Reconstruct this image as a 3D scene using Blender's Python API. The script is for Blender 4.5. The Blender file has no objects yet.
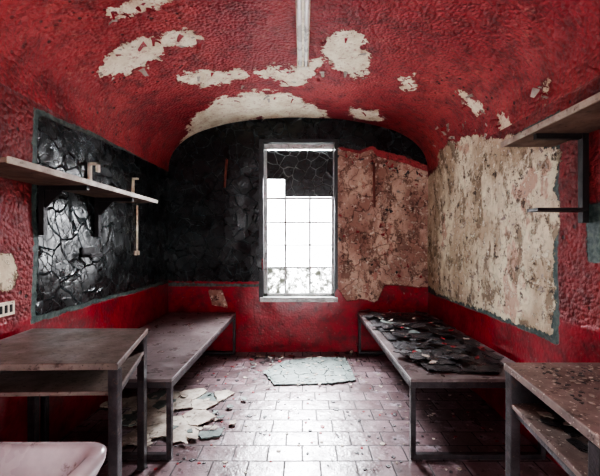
import bpy, bmesh, math, random
import numpy as np
from mathutils import Vector, noise as mnoise, Matrix
random.seed(7)
F=345.0; CX=303.0; CY=243.0; H=1.23
XL,XR,YB,YF=-1.52,1.41,3.89,-1.3
ZS,RISE,NEXP=2.03,0.61,2.4
RC=(XL+XR)/2; HW=(XR-XL)/2
scene=bpy.context.scene
COL=scene.collection

# ---------------- node helper ----------------
class NT:
    def __init__(s,name):
        s.m=bpy.data.materials.new(name); s.m.use_nodes=True
        s.t=s.m.node_tree; s.t.nodes.clear()
        s.out=s.t.nodes.new('ShaderNodeOutputMaterial')
        s.b=s.t.nodes.new('ShaderNodeBsdfPrincipled')
        s.t.links.new(s.b.outputs[0],s.out.inputs[0])
        g=s.t.nodes.new('ShaderNodeNewGeometry'); s.pos=g.outputs['Position']
    def set(s,inp,v):
        if isinstance(v,(int,float)):
            try: inp.default_value=v
            except TypeError: inp.default_value=(v,v,v)
        elif isinstance(v,(tuple,list)):
            inp.default_value=(*v,1.0) if (inp.type=='RGBA' and len(v)==3) else v
        else: s.t.links.new(v,inp)
    def math(s,op,a,b=0.0,c=None,clamp=False):
        n=s.t.nodes.new('ShaderNodeMath'); n.operation=op; n.use_clamp=clamp
        s.set(n.inputs[0],a); s.set(n.inputs[1],b)
        if c is not None: s.set(n.inputs[2],c)
        return n.outputs[0]
    def add(s,a,b): return s.math('ADD',a,b)
    def sub(s,a,b): return s.math('SUBTRACT',a,b)
    def mul(s,a,b): return s.math('MULTIPLY',a,b)
    def noise(s,scale,detail=6,rough=.6,vec=None,dist=0.0,off=None):
        n=s.t.nodes.new('ShaderNodeTexNoise')
        v=vec if vec is not None else s.pos
        if off:
            v=s.vadd(v,off)
        s.t.links.new(v,n.inputs['Vector'])
        n.inputs['Scale'].default_value=scale; n.inputs['Detail'].default_value=min(detail,5)
        n.inputs['Roughness'].default_value=rough; n.inputs['Distortion'].default_value=dist
        return n.outputs[0]
    def noisec(s,scale,detail=3):
        n=s.t.nodes.new('ShaderNodeTexNoise'); s.t.links.new(s.pos,n.inputs['Vector'])
        n.inputs['Scale'].default_value=scale; n.inputs['Detail'].default_value=detail
        return n.outputs['Color']
    def vadd(s,a,b):
        n=s.t.nodes.new('ShaderNodeVectorMath'); n.operation='ADD'
        s.set(n.inputs[0],a); s.set(n.inputs[1],b); return n.outputs[0]
    def vmul(s,a,b):
        n=s.t.nodes.new('ShaderNodeVectorMath'); n.operation='MULTIPLY'
        s.set(n.inputs[0],a); s.set(n.inputs[1],b); return n.outputs[0]
    def vscale(s,a,k):
        n=s.t.nodes.new('ShaderNodeVectorMath'); n.operation='SCALE'
        s.set(n.inputs[0],a); n.inputs['Scale'].default_value=k; return n.outputs[0]
    def vor(s,scale,feature='F1',vec=None,out=0):
        n=s.t.nodes.new('ShaderNodeTexVoronoi'); n.feature=feature
        s.t.links.new(vec if vec is not None else s.pos,n.inputs['Vector'])
        n.inputs['Scale'].default_value=scale
        return n.outputs[out]
    def attr(s,name):
        n=s.t.nodes.new('ShaderNodeAttribute'); n.attribute_name=name; return n.outputs['Fac']
    def ramp(s,v,lo,hi,a=0.0,b=1.0):
        n=s.t.nodes.new('ShaderNodeMapRange'); n.clamp=True
        s.set(n.inputs[0],v)
        for i,k in enumerate((lo,hi,a,b)): n.inputs[i+1].default_value=k
        return n.outputs[0]
    def mix(s,f,a,b):
        n=s.t.nodes.new('ShaderNodeMix'); n.data_type='RGBA'
        s.set(n.inputs[0],f); s.set(n.inputs[6],a); s.set(n.inputs[7],b); return n.outputs[2]
    def mixf(s,f,a,b):
        n=s.t.nodes.new('ShaderNodeMix'); n.data_type='FLOAT'
        s.set(n.inputs[0],f); s.set(n.inputs[2],a); s.set(n.inputs[3],b); return n.outputs[0]
    def bump(s,h,dist=1.0,strength=1.0):
        n=s.t.nodes.new('ShaderNodeBump'); s.set(n.inputs['Height'],h)
        n.inputs['Distance'].default_value=dist; n.inputs['Strength'].default_value=strength
        s.t.links.new(n.outputs[0],s.b.inputs['Normal'])
    def sep(s):
        n=s.t.nodes.new('ShaderNodeSeparateXYZ'); s.t.links.new(s.pos,n.inputs[0]); return n.outputs
    def fin(s,col=None,rough=None,metal=None):
        if col is not None: s.set(s.b.inputs['Base Color'],col)
        if rough is not None: s.set(s.b.inputs['Roughness'],rough)
        if metal is not None: s.set(s.b.inputs['Metallic'],metal)
        return s.m

def srgb(r,g,b):
    return tuple(((c/255)/12.92 if c/255<=.04045 else ((c/255+.055)/1.055)**2.4) for c in (r,g,b))

# ---------------- materials ----------------
def black_parts(n,relief=1.0,linec=(0.07,0.095,0.10),ls=.8):
    warp=n.vadd(n.pos,n.vscale(n.noisec(2.2,2),0.30))
    e=n.vor(6.5,'DISTANCE_TO_EDGE',warp)
    e2=n.vor(15,'DISTANCE_TO_EDGE',warp)
    ridge=n.ramp(e,0.0,0.035,1,0)
    h=n.add(n.mul(ridge,0.007),n.add(n.mul(n.noise(26,2,.5),0.0022*relief),n.mul(n.noise(7,1,.5),0.012*relief)))
    h=n.sub(h,n.mul(n.ramp(e2,0,.05,1,0),.0012*relief))
    dirt=n.noise(5,5,.7)
    col=n.mix(n.ramp(dirt,.45,.75),(0.003,0.0045,0.0055),(0.014,0.021,0.023))
    col=n.mix(n.mul(ridge,n.ramp(dirt,.35,.6,.2,ls)),col,linec)
    rough=n.ramp(n.noise(9,4,.6),.3,.7,.17,.36)
    return col,rough,h

def make_plaster(name,parts,dark=1.0,relief=1.0):
    n=NT(name)
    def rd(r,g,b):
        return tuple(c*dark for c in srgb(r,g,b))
    n1=n.noise(5,5,.68); n2=n.noise(30,5,.65,off=(3,1,7))
    e=n.add(n.mul(n.sub(n1,.5),.28),n.mul(n.sub(n2,.5),.12))
    es=n.add(n.mul(n.sub(n1,.5),.05),n.mul(n.sub(n2,.5),.03))
    def mask(a,pert,k=160):
        return n.math('MULTIPLY_ADD',n.add(n.attr(a),pert),k,.5,clamp=True)
    big=n.noise(1.6,4,.6,off=(9,2,4)); med=n.noise(9,5,.68,off=(1,5,2))
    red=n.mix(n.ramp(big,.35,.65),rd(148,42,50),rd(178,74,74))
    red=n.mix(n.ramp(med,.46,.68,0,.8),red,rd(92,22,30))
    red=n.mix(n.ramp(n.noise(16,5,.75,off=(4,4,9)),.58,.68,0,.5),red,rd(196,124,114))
    pits=n.ramp(n.vor(15),0.10,0.20,1,0)
    pitm=n.mul(pits,n.ramp(big,.48,.58))
    red=n.mix(n.mul(pitm,.85),red,rd(44,14,18))
    stip=n.noise(50,3,.55); stip2=n.vor(44)
    h_red=n.add(n.mul(stip,.009),n.mul(stip2,-.009))
    h_red=n.add(h_red,n.mul(med,.012))
    h_red=n.sub(h_red,n.mul(pitm,.008))
    rr=.5
    if 'D' in parts:
        z=n.sep()[2]
        dado=n.mix(n.ramp(med,.4,.7),srgb(156,22,40),srgb(88,12,24))
        dado=n.mix(n.ramp(n2,.62,.68,0,.8),dado,srgb(130,92,88))
        isd=n.ramp(z,.84,.80)
        red=n.mix(isd,red,dado)
        h_red=n.mixf(n.mul(isd,.85),h_red,0.008)
        rr=n.mixf(isd,.55,.30)
    col=red; rgh=rr; h=h_red
    if 'T' in parts:
        mT=mask('teal',es)
        tc=n.mix(n.ramp(n2,.4,.6),srgb(44,64,62),srgb(88,104,98))
        col=n.mix(mT,col,tc); rgh=n.mixf(mT,rgh,.6); h=n.mixf(mT,h,n.mul(stip,.003))
    if 'B' in parts:
        mB=mask('black',es); bc,br,bh=black_parts(n,relief)
        col=n.mix(mB,col,bc); rgh=n.mixf(mB,rgh,br); h=n.mixf(mB,h,bh)
    if 'P' in parts or 'Q' in parts:
        q='Q' in parts
        mP=mask('peel',es if q else n.mul(e,.6))
        pv=n.vmul(n.pos,(1,1,.6))
        pa=n.noise(3.2,5,.62,off=(5,1,1),vec=pv); pb=n.noise(7,5,.74,off=(0,7,3),vec=pv); pc=n.noise(22,5,.7,off=(8,7,3))
        if q: c0,c1,c2,c3,c4,c5=srgb(194,166,148),srgb(150,112,100),srgb(112,80,70),srgb(212,196,180),srgb(62,36,32),srgb(138,64,60)
        else: c0,c1,c2,c3,c4,c5=srgb(228,220,194),srgb(186,170,144),srgb(122,106,86),srgb(240,236,216),srgb(54,44,38),srgb(178,128,110)
        p=n.mix(n.ramp(pa,.42,.56),c0,c1)
        p=n.mix(n.ramp(pa,.38,.35,0,.6),p,c5)
        p=n.mix(n.ramp(pb,.52,.58,0,.8),p,c2)
        p=n.mix(n.ramp(pc,.56,.61,0,.8),p,c3)
        pd=n.noise(13,5,.78,off=(1,1,8))
        p=n.mix(n.ramp(pd,.58,.62,0,.85),p,c4)
        p=n.mix(n.ramp(pd,.36,.33,0,.6),p,c5)
        h_p=n.add(n.mul(n.ramp(pb,.52,.58),-.005),n.mul(n.ramp(pc,.56,.61),.004))
        h_p=n.add(h_p,n.mul(pc,.006))
        if q:
            warp=n.vadd(n.pos,n.vscale(n.noisec(5,3),0.35))
            ck=n.ramp(n.vor(2.6,'DISTANCE_TO_EDGE',warp),0,.012,1,0)
            p=n.mix(n.mul(ck,.75),p,srgb(50,20,20)); h_p=n.sub(h_p,n.mul(ck,.006))
        col=n.mix(mP,col,p); rgh=n.mixf(mP,rgh,.85); h=n.mixf(mP,n.add(h,.014),h_p)
    if 'W' in parts:
        mW=mask('white',e)
        w=n.mix(n.ramp(med,.4,.7),srgb(244,236,214),srgb(212,194,166))
        w=n.mix(n.ramp(n2,.56,.64,0,.7),w,srgb(184,134,118))
        col=n.mix(mW,col,w); rgh=n.mixf(mW,rgh,.85)
        h=n.mixf(mW,n.add(h,.014),n.add(n.mul(stip,.002),n.mul(n2,.008)))
    n.bump(h)
    return n.fin(col,rgh)
M_CEIL=make_plaster('ceiling_red_paint','WP',.98)
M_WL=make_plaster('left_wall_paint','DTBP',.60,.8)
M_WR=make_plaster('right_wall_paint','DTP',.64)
M_WB=make_plaster('back_wall_paint','DTBQ',1.0,.25)
M_WF=make_plaster('front_wall_paint','D')

def make_blackboard():
    n=NT('black_crackle_paint'); c,r,h=black_parts(n,.3,(.26,.28,.27),1.0); n.bump(h,.6); return n.fin(c,r)
M_BLK=make_blackboard()

def dirty(name,c1,c2,c3=None,rough=.5,sc=6,metal=0.0,spk=None,bumpk=.002):
    n=NT(name)
    col=n.mix(n.ramp(n.noise(sc,5,.65),.38,.66),c1,c2)
    if c3: col=n.mix(n.ramp(n.noise(sc*3.3,5,.7,off=(3,9,1)),.58,.66,0,.85),col,c3)
    if spk: col=n.mix(n.ramp(n.noise(70,4,.6,off=(2,2,1)),.62,.66,0,.9),col,spk)
    n.bump(n.mul(n.noise(sc*7,4,.6),bumpk))
    return n.fin(col,n.ramp(n.noise(sc*1.5,3,.6,off=(1,2,3)),.3,.7,rough-.12,rough+.15),metal)

def make_floor():
    n=NT('floor_tiles')
    b=n.t.nodes.new('ShaderNodeTexBrick')
    n.t.links.new(n.vadd(n.pos,n.vscale(n.noisec(6,2),.008)),b.inputs['Vector'])
    b.inputs['Scale'].default_value=1.0
    b.inputs['Brick Width'].default_value=.20; b.inputs['Row Height'].default_value=.15
    b.inputs['Mortar Size'].default_value=.005; b.inputs['Mortar Smooth'].default_value=.3
    b.inputs['Color1'].default_value=(*srgb(136,116,120),1); b.inputs['Color2'].default_value=(*srgb(98,78,80),1)
    b.inputs['Mortar'].default_value=(*srgb(28,21,22),1)
    c=n.mix(n.ramp(n.noise(3,5,.65),.40,.68,0,.75),b.outputs['Color'],srgb(56,42,40))
    c=n.mix(n.ramp(n.noise(9,5,.7,off=(4,2,0)),.55,.66,0,.5),c,srgb(180,172,180))
    c=n.mix(n.ramp(n.noise(26,5,.75,off=(1,2,0)),.56,.63,0,.8),c,srgb(44,33,32))
    mort=b.outputs['Fac']
    h=n.add(n.mul(mort,-.004),n.add(n.mul(n.noise(12,4,.6),.006),n.mul(n.noise(70,3,.6),.0014)))
    n.bump(h)
    r=n.add(n.ramp(n.noise(7,5,.6),.3,.7,.24,.44),n.mul(mort,.45))
    n.b.inputs['Specular IOR Level'].default_value=.85
    return n.fin(c,r)
M_FL=make_floor()
M_BENCH=dirty('bench_painted_steel',srgb(116,106,106),srgb(84,74,74),srgb(58,45,43),.34,5)
M_FRAME=dirty('frame_dark_steel',srgb(66,61,64),srgb(40,36,38),srgb(84,66,58),.42,12,.3)
M_TABLE=dirty('table_top_worn',srgb(120,107,100),srgb(90,78,72),srgb(54,40,34),.40,6,spk=srgb(46,32,28))
M_TABLE2=dirty('table_top_debris',srgb(142,126,118),srgb(100,84,78),srgb(58,42,38),.6,7,spk=srgb(210,202,188))
M_SHELF=dirty('shelf_wood_worn',srgb(120,98,84),srgb(86,64,54),srgb(58,40,34),.6,7)
M_SHELFW=dirty('shelf_edge_cream',srgb(180,170,154),srgb(132,118,104),srgb(84,68,60),.5,9)
M_IRON=dirty('bracket_iron',srgb(36,30,32),srgb(22,18,20),srgb(60,40,34),.45,14,.3)
M_CREAM=dirty('cream_enamel',srgb(240,234,214),srgb(214,202,178),srgb(130,106,90),.45,12)
M_PORC=dirty('porcelain_stained',srgb(190,180,182),srgb(160,148,150),srgb(110,94,92),.22,4,bumpk=.0005)
M_WIN=dirty('window_frame_paint',srgb(200,202,200),srgb(150,152,150),srgb(84,82,78),.5,10)
M_WIND=dirty('window_frame_dark',srgb(50,52,56),srgb(32,34,36),srgb(80,80,78),.45,10)
M_FLAKEG=dirty('plaster_flake_grey',srgb(112,122,118),srgb(76,88,84),srgb(40,46,46),.6,8)
M_FLAKEB=dirty('plaster_flake_beige',srgb(186,178,166),srgb(134,124,114),srgb(78,64,58),.75,8)
M_FLAKED=dirty('paint_flake_dark',srgb(50,47,49),srgb(26,25,28),srgb(112,104,100),.38,11,bumpk=.006)
M_FLAKER=dirty('paint_flake_red',srgb(150,40,46),srgb(110,24,32),srgb(170,130,120),.55,14)
M_TUBE=dirty('fluorescent_glass',srgb(252,250,246),srgb(242,240,230),None,.25,5)
M_RUST=dirty('rusty_pipe',srgb(130,70,58),srgb(92,46,40),srgb(60,34,30),.6,14)
def glass():
    n=NT('dusty_window_glass')
    tr=n.t.nodes.new('ShaderNodeBsdfTransparent'); tl=n.t.nodes.new('ShaderNodeBsdfTranslucent')
    tl.inputs[0].default_value=(.07,.07,.06,1)
    mx=n.t.nodes.new('ShaderNodeMixShader')
    n.t.links.new(n.ramp(n.noise(12,5,.75),.42,.58,.3,.98),mx.inputs[0])
    n.t.links.new(tr.outputs[0],mx.inputs[1]); n.t.links.new(tl.outputs[0],mx.inputs[2])
    n.t.links.new(mx.outputs[0],n.out.inputs[0]); return n.m
M_GLASS=glass()

# ---------------- geometry helpers ----------------
def new_obj(name,bm,mats,parent=None,smooth=False):
    me=bpy.data.meshes.new(name); bm.normal_update(); bm.to_mesh(me); bm.free()
    o=bpy.data.objects.new(name,me); COL.objects.link(o)
    for m in (mats if isinstance(mats,(list,tuple)) else [mats]): me.materials.append(m)
    if smooth:
        for p in me.polygons: p.use_smooth=True
    if parent: o.parent=parent
    return o
def empty(name,loc=(0,0,0)):
    o=bpy.data.objects.new(name,None); o.location=loc; COL.objects.link(o); return o
def child(o,parent):
    o.parent=parent; o.matrix_parent_inverse=parent.matrix_basis.inverted(); return o
def bx(bm,x0,x1,y0,y1,z0,z1,mi=0):
    vs=[bm.verts.new((x,y,z)) for z in (z0,z1) for y in (y0,y1) for x in (x0,x1)]
    for f in ((0,2,3,1),(4,5,7,6),(0,1,5,4),(2,6,7,3),(0,4,6,2),(1,3,7,5)):
        fc=bm.faces.new([vs[i] for i in f]); fc.material_index=mi
def prism(bm,poly,z0,z1,mi=0,zf=None):
    n=len(poly)
    zf=zf or (lambda x,y:0)
    a=[bm.verts.new((p[0],p[1],z0+zf(*p))) for p in poly]; b=[bm.verts.new((p[0],p[1],z1+zf(*p))) for p in poly]
    fs=[bm.faces.new(list(reversed(a))),bm.faces.new(b)]
    for i in range(n):
        fs.append(bm.faces.new([a[i],a[(i+1)%n],b[(i+1)%n],b[i]]))
    for f in fs: f.material_index=mi
def cyl(bm,p0,p1,r,seg=14,mi=0):
    p0=Vector(p0);p1=Vector(p1);d=(p1-p0)
    q=d.to_track_quat('Z','Y').to_matrix()
    A=[];B=[]
    for i in range(seg):
        a=2*math.pi*i/seg; o=q@Vector((math.cos(a)*r,math.sin(a)*r,0))
        A.append(bm.verts.new(p0+o));B.append(bm.verts.new(p1+o))
    bm.faces.new(list(reversed(A))).material_index=mi; bm.faces.new(B).material_index=mi
    for i in range(seg):
        f=bm.faces.new([A[i],A[(i+1)%seg],B[(i+1)%seg],B[i]]); f.smooth=True; f.material_index=mi
def bevel(o,w=.004,seg=2):
    m=o.modifiers.new('bevel','BEVEL'); m.width=w; m.segments=seg; m.limit_method='ANGLE'; m.angle_limit=math.radians(40)

# ---------------- signed distance masks ----------------
def sdf_poly(px,py,poly):
    P=np.array(poly,float); n=len(P)
    d=np.full(px.shape,1e9); inside=np.zeros(px.shape,bool)
    for i in range(n):
        ax,ay=P[i]; bx_,by_=P[(i+1)%n]
        ex,ey=bx_-ax,by_-ay
        t=np.clip(((px-ax)*ex+(py-ay)*ey)/(ex*ex+ey*ey+1e-9),0,1)
        d=np.minimum(d,np.hypot(px-ax-t*ex,py-ay-t*ey))
        c=((ay>py)!=(by_>py))
        with np.errstate(divide='ignore',invalid='ignore'):
            xi=ax+(py-ay)*ex/(ey if abs(ey)>1e-9 else 1e-9)
        inside^=(c&(px<xi))
    return np.where(inside,d,-d)
def paint(o,regions):
    me=o.data; N=len(me.vertices)
    co=np.empty(N*3); me.vertices.foreach_get('co',co); co=co.reshape(-1,3)
    Y=np.maximum(co[:,1],.35)
    px=CX+F*co[:,0]/Y; py=CY-F*(co[:,2]-H)/Y
    for a in ('white','black','peel','teal'):
        v=np.full(N,-1.0)
        for poly in regions.get(a,[]):
            if callable(poly): s=poly(co)
            else:
                s=sdf_poly(px,py,poly)*Y/F
                s=np.where(co[:,1]<1.0,-1.0,s)
            v=np.maximum(v,s)
        at=me.attributes.new(a,'FLOAT','POINT'); at.data.foreach_set('value',np.clip(v,-1,1))

AMP=.018
def grid_surface(name,fn,nu,nv,mat,skip=None,flip=False):
    bm=bmesh.new(); V=[[None]*(nv+1) for _ in range(nu+1)]
    for i in range(nu+1):
        for j in range(nv+1):
            p,nr=fn(i/nu,j/nv)
            k=mnoise.fractal(Vector(p)*1.7,1.0,2.0,2)*AMP+mnoise.fractal(Vector(p)*6,1.0,2.0,2)*AMP*.12
            V[i][j]=bm.verts.new(Vector(p)+Vector(nr)*k)
    for i in range(nu):
        for j in range(nv):
            if skip and skip(fn((i+.5)/nu,(j+.5)/nv)[0]): continue
            q=[V[i][j],V[i+1][j],V[i+1][j+1],V[i][j+1]]
            if flip: q.reverse()
            bm.faces.new(q)
    bmesh.ops.delete(bm,geom=[v for v in bm.verts if not v.link_faces],context='VERTS')
    return new_obj(name,bm,mat,smooth=True)

# ---------------- room shell ----------------
WX0,WX1,WZ0,WZ1=-.451,.361,.599,2.369
L=YB-YF+.04
def wfn(x,s):
    def f(u,v):
        z=v*(ZS+.06); return (x-s*max(0,z-ZS+.01)*.12,YF+u*L,z),(s,0,0)
    return f
wl=grid_surface('wall_left',wfn(XL,1),210,86,M_WL)
wr=grid_surface('wall_right',wfn(XR,-1),210,86,M_WR,flip=True)
def lin(a,b,n): return [a+(b-a)*i/n for i in range(n)]
xs=lin(XL-.05,WX0,44)+lin(WX0,WX1,34)+lin(WX1,XR+.05,44)+[XR+.05]
zs=lin(0,WZ0,24)+lin(WZ0,WZ1,70)+lin(WZ1,2.74,14)+[2.74]
def bfn(u,v):
    i=u*(len(xs)-1)+1e-7; j=v*(len(zs)-1)+1e-7
    a=xs[int(i)]; b=xs[min(int(i)+1,len(xs)-1)]; x=a+(b-a)*(i-int(i))
    a=zs[int(j)]; b=zs[min(int(j)+1,len(zs)-1)]; z=a+(b-a)*(j-int(j))
    return (x,YB,z),(0,-1,0)
wb=grid_surface('wall_back',bfn,len(xs)-1,len(zs)-1,M_WB,skip=lambda p:WX0<p[0]<WX1 and WZ0<p[2]<WZ1)
def cfn(u,v):
    t=ctab[min(int(round(u*NU)),NU)]
    c,s=math.cos(t),math.sin(t)
    x=RC-HW*math.copysign(abs(c)**(2/NEXP),c); z=ZS+RISE*abs(s)**(2/NEXP)
    nx=-math.copysign(abs(c)**(2-2/NEXP),c)/HW; nz=abs(s)**(2-2/NEXP)/RISE
    nn=Vector((-nx,0,-nz)).normalized()
    return (x,YF+v*(L+.0),z),nn
NU=170
tt=np.linspace(0,math.pi,20001)
xx=RC-HW*np.sign(np.cos(tt))*np.abs(np.cos(tt))**(2/NEXP); zz=ZS+RISE*np.abs(np.sin(tt))**(2/NEXP)
al=np.concatenate([[0],np.cumsum(np.hypot(np.diff(xx),np.diff(zz)))])
ctab=np.interp(np.linspace(0,al[-1],NU+1),al,tt)
ce=grid_surface('ceiling',cfn,NU,230,M_CEIL)

W_=[
 [(98,75),(104,56),(128,44),(158,33),(186,30),(200,37),(190,46),(168,50),(152,64),(125,72),(108,78)],
 [(178,76),(205,69),(240,70),(247,79),(225,84),(200,87),(185,84)],
 [(252,69),(290,67),(318,62),(319,78),(290,84),(262,78)],
 [(322,37),(342,32),(362,38),(370,72),(352,76),(335,66),(324,54)],
 [(178,150),(192,118),(222,98),(255,92),(290,95),(314,104),(330,118),(300,121),(262,119),(230,124),(205,134),(190,146)],
 [(108,10),(140,1),(172,-6),(156,7),(122,14)],
 [(399,80),(412,78),(414,87),(403,88)],[(456,92),(465,90),(481,104),(478,111),(463,103)],
 [(350,107),(380,109),(380,119),(355,119)],[(538,84),(548,84),(552,104),(545,104)],
 [(498,116),(508,114),(513,140),(506,150)],
]
RP=[(436,170),(438,152),(450,141),(472,135),(500,139),(520,131),(545,147),(562,150),(558,190),(556,250),(555,320),(552,334),(500,318),(440,295),(424,285),(424,180)]
paint(ce,{'white':W_,'peel':[RP]})
def rectL(co): # black gloss panel on left wall (metres)
    return np.minimum.reduce([co[:,1]-1.97,co[:,2]-.815,2.06-co[:,2]+ (co[:,1]-3.9)*.05])
paint(wl,{'black':[rectL],'teal':[lambda c:rectL(c)+.035],
   'peel':[[(-14,255),(12,253),(15,275),(8,290),(-14,292)]]})
def rectR(co): return np.minimum.reduce([co[:,1]-1.93,co[:,2]-.70,1.93-co[:,2]])
paint(wr,{'peel':[RP],'teal':[lambda c:rectR(c)+.030,[(584,204),(640,200),(640,262),(588,262)]]})
paint(wb,{'black':[[(100,40),(500,40),(500,120),(470,170),(428,166),(400,155),(378,150),(372,146),(360,150),(337,146),(337,200),(262,200),(262,282),(100,280)]],
   'peel':[[(337,150),(360,154),(372,149),(378,157),(400,162),(436,174),(436,288),(385,285),(376,302),(360,299),(347,301),(337,287)],
           [(208,290),(222,290),(228,308),(212,305)]],
   'teal':[[(100,282),(262,284),(262,287),(100,285)]]})

bm=bmesh.new(); bx(bm,XL-.05,XR+.05,YF-.05,YB+.05,-.10,0); new_obj('floor',bm,M_FL)
bm=bmesh.new()
bx(bm,XL-.05,-.5,YF-.15,YF,0,2.7); bx(bm,.5,XR+.05,YF-.15,YF,0,2.7); bx(bm,-.5,.5,YF-.15,YF,2.05,2.7)
o=new_obj('wall_front',bm,M_WF); paint(o,{})

# ---------------- window ----------------
win=empty('window_1',((WX0+WX1)/2,YB+.1,WZ0))
bm=bmesh.new()
D=.20; y0,y1=YB-.012,YB+D
bx(bm,WX0-.045,WX0+.004,y0,y1,WZ0-.03,WZ1+.03); bx(bm,WX1-.004,WX1+.03,y0,y1,WZ0-.03,WZ1+.03)
bx(bm,WX0,WX1,y0,y1,WZ1-.004,WZ1+.03)
o=new_obj('reveal',bm,M_WIND); child(o,win)
bm=bmesh.new(); bx(bm,WX0-.03,WX1+.03,YB-.035,YB+D,WZ0-.03,WZ0+.022)
o=new_obj('sill',bm,M_WIN); bevel(o); child(o,win)
bm=bmesh.new()
yf0,yf1=YB+.07,YB+.12
T=.035
bx(bm,WX0,WX0+T+.01,yf0,yf1,WZ0,WZ1); bx(bm,WX1-T,WX1,yf0,yf1,WZ0,WZ1)
bx(bm,WX0,WX1,yf0,yf1,WZ1-T,WZ1); bx(bm,WX0,WX1,yf0,yf1,WZ0,WZ0+T+.02)
bx(bm,WX0,WX1,yf0-.01,yf1,1.730,1.755)
for x in (-.203,.079): bx(bm,x-.012,x+.012,yf0+.02,yf1-.01,WZ0,WZ1)
for z in (1.467,1.207,.948): bx(bm,WX0,WX1,yf0+.022,yf1-.012,z-.010,z+.010)
o=new_obj('sash_bars',bm,M_WIN); bevel(o,.003,1); child(o,win)
bm=bmesh.new()
bx(bm,WX0+.25,WX1-.02,yf0-.012,yf0+.004,1.76,WZ1-.08)
bx(bm,WX0+.04,WX0+.25,yf0-.012,yf0+.004,1.96,WZ1-.08)
o=new_obj('blackout_board',bm,M_BLK); child(o,win)
bm=bmesh.new()
bx(bm,WX0+.01,WX1-.01,YB+.01,YB+.05,WZ1-.075,WZ1-.02); 
o=new_obj('roller_rail',bm,M_WIN); bevel(o); child(o,win)
bm=bmesh.new(); bx(bm,WX0+.04,WX1-.03,YB+.094,YB+.097,WZ0+.05,.94)
o=new_obj('dusty_glass',bm,M_GLASS); child(o,win)
bm=bmesh.new()
bx(bm,XL-.3,WX0-.05,YB+.06,YB+.2,-.1,2.9);bx(bm,WX1+.05,XR+.3,YB+.06,YB+.2,-.1,2.9)
bx(bm,WX0-.05,WX1+.05,YB+.06,YB+.2,WZ1+.05,2.9);bx(bm,WX0-.05,WX1+.05,YB+.06,YB+.2,-.1,WZ0-.03)
o=new_obj('wall_back_masonry',bm,M_FLAKEB)

# ---------------- benches ----------------
def bench(name,xi,xo,ya,yb):
    e=empty(name,((xi+xo)/2,(ya+yb)/2,0)); s=1 if xo>xi else -1
    a,b=min(xi,xo),max(xi,xo)
    bm=bmesh.new(); bx(bm,a,b,ya,yb,.440,.458)
    o=new_obj('bed_board',bm,M_BENCH); bevel(o,.003); child(o,e)
    bm=bmesh.new()
    w=.035
    bx(bm,xi-(0 if s>0 else w),xi+(w if s>0 else 0),ya,yb,.405,.440)
    bx(bm,xo-(w if s>0 else 0),xo+(0 if s>0 else w),ya,yb,.405,.440)
    for y in (ya,yb-w):
        bx(bm,a+w,b-w,y,y+w,.405,.440)
        bx(bm,a+.002,a+w-.004,y,y+w-.004,0.0,.405); bx(bm,b-w+.004,b-.002,y,y+w-.004,0.0,.405)
        bx(bm,a+w-.004,b-w+.004,y,y+w-.004,0.0,.03)
    o=new_obj('angle_iron_frame',bm,M_FRAME); bevel(o,.003); child(o,e)
    return e
bench('bunk_bench',-.745,XL+.03,1.955,3.84)
bench('bunk_bench',.610,XR-.03,1.955,3.84)

# ---------------- tables ----------------
def table(name,c,ztop,zsh,mt,ms):
    cx=sum(p[0] for p in c)/4; cy=sum(p[1] for p in c)/4
    e=empty(name,(cx,cy,0))
    bm=bmesh.new(); prism(bm,c,ztop-.028,ztop); o=new_obj('table_top',bm,mt); bevel(o,.004); child(o,e)
    def ins(p,k): 
        v=Vector((cx-p[0],cy-p[1])); return (p[0]+math.copysign(k,v.x),p[1]+math.copysign(k,v.y))
    ic=[ins(p,.012) for p in c]
    bm=bmesh.new(); prism(bm,ic,zsh-.018,zsh); o=new_obj('under_shelf',bm,ms); bevel(o,.003); child(o,e)
    bm=bmesh.new()
    for p in c:
        q=ins(p,.004); r=ins(p,.042)
        bx(bm,min(q[0],r[0]),max(q[0],r[0]),min(q[1],r[1]),max(q[1],r[1]),0,ztop-.028)
    for i in (1,2,3):
        p=ins(c[i],.03); q=ins(c[(i+1)%4],.03)
        d=Vector((q[0]-p[0],q[1]-p[1])).normalized()*.010; nrm=Vector((-d.y,d.x))
        poly=[(p[0]-nrm.x,p[1]-nrm.y),(q[0]-nrm.x,q[1]-nrm.y),(q[0]+nrm.x,q[1]+nrm.y),(p[0]+nrm.x,p[1]+nrm.y)]
        if i==2: prism(bm,poly,zsh,ztop-.028)
        prism(bm,poly,zsh-.045,zsh-.018)
    o=new_obj('steel_legs',bm,M_FRAME); bevel(o,.003); child(o,e)
    return e
table('side_table',[(-1.45,1.33),(-.725,1.35),(-.855,1.905),(-1.49,1.90)],.76,.645,M_TABLE,M_TABLE)
tabR=table('side_table',[(.715,.83),(1.36,.80),(1.39,1.36),(.79,1.36)],.76,.615,M_TABLE2,M_TABLE2)

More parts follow.
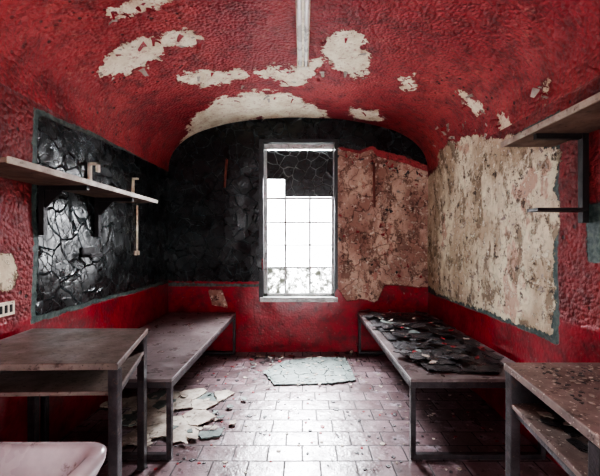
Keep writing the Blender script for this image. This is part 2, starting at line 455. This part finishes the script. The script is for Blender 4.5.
# ---------------- wall shelves ----------------
def shelf(name,xw,xf,y0,y1,z,bys,legz,arm=False):
    e=empty(name,((xw+xf)/2,(y0+y1)/2,z)); s=1 if xw>xf else -1
    bm=bmesh.new(); bx(bm,min(xw,xf+s*.012),max(xw,xf+s*.012),y0,y1,z,z+.022)
    o=new_obj('shelf_board',bm,M_SHELF); child(o,e)
    bm=bmesh.new(); bx(bm,min(xf,xf+s*.012),max(xf,xf+s*.012),y0,y1,z-.004,z+.026)
    o=new_obj('edge_strip',bm,M_SHELFW); bevel(o,.002); child(o,e)
    bm=bmesh.new()
    for y in bys:
        bx(bm,min(xw,xw-s*.03),max(xw,xw-s*.03),y-.015,y+.015,legz,z)
        bx(bm,min(xw-s*.03,xf+s*.04),max(xw-s*.03,xf+s*.04),y-.012,y+.012,z-.026,z)
        if arm:
            bx(bm,min(xw-s*.03,xf+s*.02),max(xw-s*.03,xf+s*.02),y-.05,y+.03,1.385,1.40)
        else:
            v=[(xw-s*.03,z-.026),(xw-s*.13,z-.026),(xw-s*.03,z-.13)]
            A=[bm.verts.new((p[0],y-.004,p[1])) for p in v];B=[bm.verts.new((p[0],y+.004,p[1])) for p in v]
            bm.faces.new(A);bm.faces.new(B[::-1])
            for i in range(3): bm.faces.new([A[i],B[i],B[(i+1)%3],A[(i+1)%3]])
    bmesh.ops.recalc_face_normals(bm,faces=bm.faces)
    o=new_obj('brackets',bm,M_IRON); child(o,e)
    return e
shelf('wall_shelf',XL+.005,-1.20,1.41,2.86,1.56,(1.99,2.52),1.275)
shelf('wall_shelf',XR-.005,1.11,.95,1.94,1.77,(1.10,1.71),1.33,arm=True)

def flatbar(name,pts,w,t,mat):
    bm=bmesh.new()
    for a,b in zip(pts[:-1],pts[1:]):
        x0,x1=sorted((a[0],b[0])); y_0,y_1=sorted((a[1],b[1])); z0,z1=sorted((a[2],b[2]))
        bx(bm,x0-t/2,x1+t/2,y_0-w/2,y_1+w/2,z0-t/2,z1+t/2)
    return new_obj(name,bm,mat)
flatbar('cream_wall_bracket',[(XL+.012,2.44,1.62),(XL+.012,2.44,1.79),(XL+.07,2.44,1.79),(XL+.07,2.44,1.74)],.03,.016,M_CREAM)
flatbar('cream_wall_bracket',[(XL+.012,3.06,1.60),(XL+.012,3.06,1.80),(XL+.05,3.06,1.80)],.03,.016,M_CREAM)
bm=bmesh.new(); cyl(bm,(XL+.02,3.12,1.14),(XL+.02,3.12,1.57),.009)
bx(bm,XL+.0,XL+.03,3.09,3.15,1.12,1.16)
new_obj('wall_conduit',bm,M_CREAM)
bm=bmesh.new(); bx(bm,XL+.002,XL+.07,2.36,2.50,1.13,1.145); bx(bm,XL+.002,XL+.012,2.36,2.50,1.145,1.20); bx(bm,XL+.062,XL+.07,2.36,2.5,1.145,1.16)
o=new_obj('soap_dish',bm,M_IRON); bevel(o)
bm=bmesh.new(); bx(bm,XL-.01,XL+.018,1.69,1.80,.86,.93)
for y in (1.715,1.745,1.775): bx(bm,XL+.017,XL+.021,y-.008,y+.008,.875,.915,1)
o=new_obj('wall_outlet',bm,[M_CREAM,M_IRON]); bevel(o,.003)
bm=bmesh.new(); cyl(bm,(-.88,YB-.025,1.85),(-.85,YB-.04,2.16),.014); cyl(bm,(-.85,YB+.01,2.16),(-.85,YB-.055,2.16),.01)
new_obj('rusty_hook',bm,M_RUST)
bm=bmesh.new(); cyl(bm,(.80,YB-.02,1.63),(.795,YB-.02,2.13),.013)
for z in (1.7,2.05): bx(bm,.77,.83,YB-.01,YB+.01,z-.01,z+.01)
new_obj('wall_pipe',bm,M_RUST)

# ---------------- fluorescent fixture ----------------
fx=empty('fluorescent_light_fixture',(0,1.9,2.58))
zc=2.575
bm=bmesh.new(); bx(bm,-.042,.042,1.15,2.58,zc-.005,2.600); bx(bm,-.045,.045,2.56,2.60,zc-.04,2.602); bx(bm,-.045,.045,1.13,1.17,zc-.04,2.602)
o=new_obj('channel',bm,M_CREAM); bevel(o,.004); child(o,fx)
bm=bmesh.new()
for x in (-.022,.022): cyl(bm,(x,1.16,zc-.024),(x,2.57,zc-.024),.014)
o=new_obj('tubes',bm,M_TUBE); child(o,fx)

# ---------------- wash basin ----------------
def rrect(cx,cy,hx,hy,r,n=8):
    pts=[]
    for (sx,sy,a0) in ((1,1,0),(-1,1,90),(-1,-1,180),(1,-1,270)):
        for i in range(n+1):
            a=math.radians(a0+90*i/n); pts.append((cx+sx*(hx-r)+r*math.cos(a),cy+sy*(hy-r)+r*math.sin(a)))
    return pts
def loft(bm,rings,close=True):
    R=[[bm.verts.new((x,y,z)) for x,y in ring] for ring,z in rings]
    for a,b in zip(R[:-1],R[1:]):
        n=len(a)
        for i in range(n): bm.faces.new([a[i],a[(i+1)%n],b[(i+1)%n],b[i]])
    bm.faces.new(R[0][::-1]); bm.faces.new(R[-1])
bm=bmesh.new(); cx,cy=-.885,.765; z=.65
loft(bm,[(rrect(cx,cy,.16,.12,.08),z-.20),(rrect(cx,cy,.26,.19,.10),z-.13),(rrect(cx,cy,.315,.235,.07),z-.07),(rrect(cx,cy,.33,.25,.06),z-.03),
 (rrect(cx,cy,.332,.252,.06),z-.01),(rrect(cx,cy,.322,.242,.055),z),(rrect(cx,cy,.305,.225,.05),z+.002),(rrect(cx,cy,.292,.212,.05),z-.006),
 (rrect(cx,cy,.280,.200,.05),z-.03),(rrect(cx,cy,.24,.165,.06),z-.11),(rrect(cx,cy,.10,.07,.05),z-.145)])
loft(bm,[(rrect(cx,cy,.13,.11,.05),0),(rrect(cx,cy,.10,.08,.05),.06),(rrect(cx,cy,.09,.07,.05),.30),(rrect(cx,cy,.13,.10,.06),z-.19)])
bmesh.ops.recalc_face_normals(bm,faces=bm.faces)
new_obj('wash_basin',bm,M_PORC,smooth=True)

# ---------------- cracked slabs / debris ----------------
def clip(poly,mx,my,nx,ny):
    out=[]
    for i in range(len(poly)):
        a=poly[i]; b=poly[(i+1)%len(poly)]
        da=(a[0]-mx)*nx+(a[1]-my)*ny; db=(b[0]-mx)*nx+(b[1]-my)*ny
        if da<=0: out.append(a)
        if (da<0<db) or (db<0<da):
            t=da/(da-db); out.append((a[0]+(b[0]-a[0])*t,a[1]+(b[1]-a[1])*t))
    return out
def inpoly(x,y,P):
    c=False
    for i in range(len(P)):
        a=P[i];b=P[i-1]
        if (a[1]>y)!=(b[1]>y) and x<(b[0]-a[0])*(y-a[1])/(b[1]-a[1])+a[0]: c=not c
    return c
def cracked(bm,region,cell,z0,nm,thick=.006,lift=.006,gap=.004,tilt=.06,drop=0.08,wts=None,hard=False):
    xs_=[p[0] for p in region]; ys_=[p[1] for p in region]
    rc=(sum(xs_)/len(xs_),sum(ys_)/len(ys_))
    pts=[]
    x=min(xs_)-cell
    while x<max(xs_)+cell:
        y=min(ys_)-cell
        while y<max(ys_)+cell:
            pts.append((x+random.uniform(-.45,.45)*cell,y+random.uniform(-.45,.45)*cell)); y+=cell
        x+=cell
    for p in pts:
        if not hard and not inpoly(p[0],p[1],region): continue
        if random.random()<drop: continue
        poly=[(p[0]+dx*cell*1.3,p[1]+dy*cell*1.3) for dx,dy in ((-1,-1),(1,-1),(1,1),(-1,1))]
        for q in pts:
            if q is p: continue
            dx,dy=q[0]-p[0],q[1]-p[1]; d=math.hypot(dx,dy)
            if d<cell*3 and poly: poly=clip(poly,p[0]+dx*(.5-gap/d*.5),p[1]+dy*(.5-gap/d*.5),dx,dy)
        if hard:
            for i in range(len(region)):
                a=region[i];b=region[(i+1)%len(region)]
                nx,ny=(b[1]-a[1]),-(b[0]-a[0])
                if (rc[0]-a[0])*nx+(rc[1]-a[1])*ny>0: nx,ny=-nx,-ny
                if poly: poly=clip(poly,a[0],a[1],nx,ny)
        if len(poly)<3: continue
        ar=abs(sum(poly[i][0]*poly[i-1][1]-poly[i-1][0]*poly[i][1] for i in range(len(poly))))/2
        if ar<cell*cell*.06: continue
        rp=[]
        for i in range(len(poly)):
            a=poly[i];b=poly[(i+1)%len(poly)]; rp.append(a)
            l=math.hypot(b[0]-a[0],b[1]-a[1])
            k=int(l/(cell*.16))
            for s in range(1,k+1):
                t=s/(k+1); rp.append((a[0]+(b[0]-a[0])*t+random.uniform(-1,1)*cell*.05,a[1]+(b[1]-a[1])*t+random.uniform(-1,1)*cell*.05))
        rad=cell*.6
        tx,ty=random.uniform(-tilt,tilt),random.uniform(-tilt,tilt); zz_=z0+random.uniform(0.0,lift)+ (abs(tx)+abs(ty))*rad
        mi=random.choices(range(nm),wts)[0] if wts else random.randrange(nm)
        curl=random.uniform(0,.5)*tilt/cell
        prism(bm,rp,zz_,zz_+thick,mi,zf=lambda X,Y:(X-p[0])*tx+(Y-p[1])*ty+((X-p[0])**2+(Y-p[1])**2)*curl)
def fl(x,y,z=0.0):
    Y=F*(H-z)/(y-CY); return ((x-CX)*Y/F,Y)
def deb(name,mats,*calls):
    bm=bmesh.new()
    for a,k in calls: cracked(bm,*a,**k)
    return new_obj(name,bm,mats)
deb('plaster_slab',[M_FLAKEG,M_FLAKEB],(([fl(*p) for p in ((263,372),(285,362),(322,358),(346,359),(356,382),(325,385),(274,386))],.14,0.001,1),dict(thick=.012,lift=.003,gap=.004,tilt=.01,drop=0,hard=True)),
 (([fl(*p) for p in ((250,358),(352,356),(360,388),(255,390))],.035,0.013,2),dict(thick=.003,lift=.002,gap=.012,tilt=.1,drop=.88)))
deb('fallen_plaster_sheet',[M_FLAKEB,M_FLAKEG],(([fl(*p) for p in ((116,402),(150,394),(205,389),(234,392),(212,402),(200,412),(243,430),(200,438),(168,445),(135,448),(116,446))],.14,0.001,2),dict(thick=.008,lift=.006,gap=.003,tilt=.035,drop=.04,wts=[6,1])),
 (([fl(*p) for p in ((116,398),(230,388),(245,400),(250,435),(180,448),(116,448))],.05,0.012,2),dict(thick=.004,lift=.003,gap=.01,tilt=.08,drop=.82,wts=[3,1])))
deb('floor_debris',[M_FLAKED,M_FLAKEB,M_FLAKER],(([fl(*p) for p in ((250,356),(300,356),(352,353),(352,358),(310,360),(250,364))],.05,0.001,3),dict(thick=.004,lift=.006,gap=.01,tilt=.2,drop=.55,wts=[3,3,1])))
deb('bench_paint_debris',[M_FLAKED,M_FLAKEG,M_FLAKER,M_FLAKEB],
 (([fl(x,y,.46) for x,y in ((363,315),(422,315),(448,326),(502,364),(500,374),(428,372),(400,354))],.20,.460,1),dict(thick=.006,lift=.008,gap=.006,tilt=.035,drop=.0,hard=True)),
 (([fl(x,y,.46) for x,y in ((364,314),(425,314),(452,328),(502,366),(500,374),(425,371),(398,352))],.11,.480,2),dict(thick=.005,lift=.01,gap=.01,tilt=.16,drop=.62,wts=[16,1])),
 (([fl(x,y,.46) for x,y in ((372,314),(425,314),(470,340),(505,370),(420,372))],.04,.492,4),dict(thick=.004,lift=.01,gap=.012,tilt=.25,drop=.86,wts=[5,1,4,3])))
o=deb('paint_crumbs',[M_FLAKEB,M_FLAKED],(([(.80,.9),(1.33,.86),(1.34,1.33),(.86,1.33)],.022,.7605,2),dict(thick=.002,lift=.001,gap=.012,tilt=.15,drop=.6,wts=[2,3])),
 (([(.80,.9),(1.33,.86),(1.34,1.3),(.86,1.3)],.06,.6155,2),dict(thick=.003,lift=.004,gap=.012,tilt=.12,drop=.4,wts=[4,1])))
child(o,tabR)
bm=bmesh.new()
for _ in range(800):
    x=random.uniform(XL+.05,XR-.05); y=random.uniform(1.3,3.8) 
    if abs(x)<.5 and random.random()<.4: continue
    r=random.uniform(.004,.014)*(1.8 if random.random()<.12 else 1)
    k=random.randint(4,6); a0=random.random()*6
    prism(bm,[(x+math.cos(a0+i*2*math.pi/k)*r*random.uniform(.6,1.2),y+math.sin(a0+i*2*math.pi/k)*r*random.uniform(.6,1.2)) for i in range(k)],0.0005,.004,random.choice((0,0,1,1,1,2)))
new_obj('floor_paint_chips',bm,[M_FLAKEB,M_FLAKED,M_FLAKER])

# ---------------- peeling curls around the bare patches ----------------
def hit_ceiling(px,py):
    k=(px-CX)/F; m=(CY-py)/F
    Y=.6
    while Y<YB-.03:
        x=k*Y; z=H+m*Y
        u=abs((x-RC)/HW)
        if u>=1: return None
        top=ZS+RISE*(1-u**NEXP)**(1/NEXP)
        if z>=top: return Vector((x,Y,top))
        Y+=.004
    return None
def curl(bm,P,nrm,size,mi):
    nrm=nrm.normalized(); t=nrm.orthogonal().normalized(); t=Matrix.Rotation(random.uniform(0,6.28),3,nrm)@t; b=nrm.cross(t)
    w=size*random.uniform(.5,1.1); R=[]
    for i in range(5):
        s=i/4; lift=s*s*size*random.uniform(.35,.55); ww=w*(1-.55*s)*random.uniform(.7,1.1)
        c=P+t*(s*size)+nrm*(lift+.004)
        R.append((bm.verts.new(c-b*ww*.5),bm.verts.new(c+b*ww*.5)))
    for a,c in zip(R[:-1],R[1:]):
        f=bm.faces.new([a[0],a[1],c[1],c[0]]); f.material_index=mi; f.smooth=True
MC=[M_FLAKER,M_FLAKEB,M_FLAKED]
bm=bmesh.new()
for poly in W_:
    for i in range(len(poly)):
        a=Vector(poly[i]);b=Vector(poly[(i+1)%len(poly)])
        for s in range(max(1,int((b-a).length/7))):
            if random.random()<.45: continue
            q=a.lerp(b,random.random()); P=hit_ceiling(q.x+random.uniform(-4,4),q.y+random.uniform(-4,4))
            if P and P.y>1.0:
                nn=Vector((-(P.x-RC)*.4,0,-1)); curl(bm,P+Vector((0,0,-.012)),nn,random.uniform(.02,.06),random.choice((0,0,1)))
for _ in range(70):
    q=(random.uniform(437,560),random.uniform(120,160)); P=hit_ceiling(*q)
    if P and P.y>1: curl(bm,P+Vector((-.012,0,-.005)),Vector((-1,0,-.5)),random.uniform(.02,.06),random.choice((0,1,1)))
child(new_obj('peeling_paint',bm,MC),ce)
bm=bmesh.new()
for _ in range(70):
    y=random.uniform(1.95,3.8); z=random.uniform(.75,2.0); curl(bm,Vector((XR-.008,y,z)),Vector((-1,0,0)),random.uniform(.01,.035),1)
child(new_obj('peeling_paint',bm,MC),wr)
bm=bmesh.new()
for _ in range(60):
    x=random.uniform(.37,1.34); z=2.25-.28*(x-.37)+random.uniform(-.05,.03) if random.random()<.6 else random.uniform(.65,2.1)
    curl(bm,Vector((x,YB-.012,z)),Vector((0,-1,0)),random.uniform(.015,.05),random.choice((0,1,2)))
child(new_obj('peeling_paint',bm,MC),wb)

# ---------------- lights ----------------
w=bpy.data.worlds.new('World'); scene.world=w; w.use_nodes=True
bg=w.node_tree.nodes['Background']; bg.inputs[0].default_value=(.96,.97,1,1); bg.inputs[1].default_value=17.0
def area(name,loc,target,sx,sy,power,col):
    l=bpy.data.lights.new(name,'AREA'); l.shape='RECTANGLE'; l.size=sx; l.size_y=sy; l.energy=power; l.color=col
    o=bpy.data.objects.new(name,l); COL.objects.link(o); o.location=loc
    o.rotation_euler=(Vector(target)-Vector(loc)).to_track_quat('-Z','Y').to_euler(); return o
area('window_daylight',(-.05,YB+.9,2.3),(-.05,2.7,.1),1.2,1.2,950,(.93,.95,1))
area('doorway_fill',(0,YF+.02,1.15),(0,3,1.9),.95,1.8,1.6,(1,.93,.86))  # weak fill lamp added behind the camera, in the unseen doorway
try: scene.view_settings.look='AgX - High Contrast'
except Exception as ex: print('look',ex)

cam=bpy.data.cameras.new('camera'); co=bpy.data.objects.new('camera',cam); COL.objects.link(co)
co.location=(0,0,H); co.rotation_euler=(math.radians(90),0,0)
cam.sensor_width=36; cam.lens=36*F/600; cam.shift_x=-(CX-300)/600; cam.shift_y=(CY-238)/600; cam.clip_start=.02
scene.camera=co
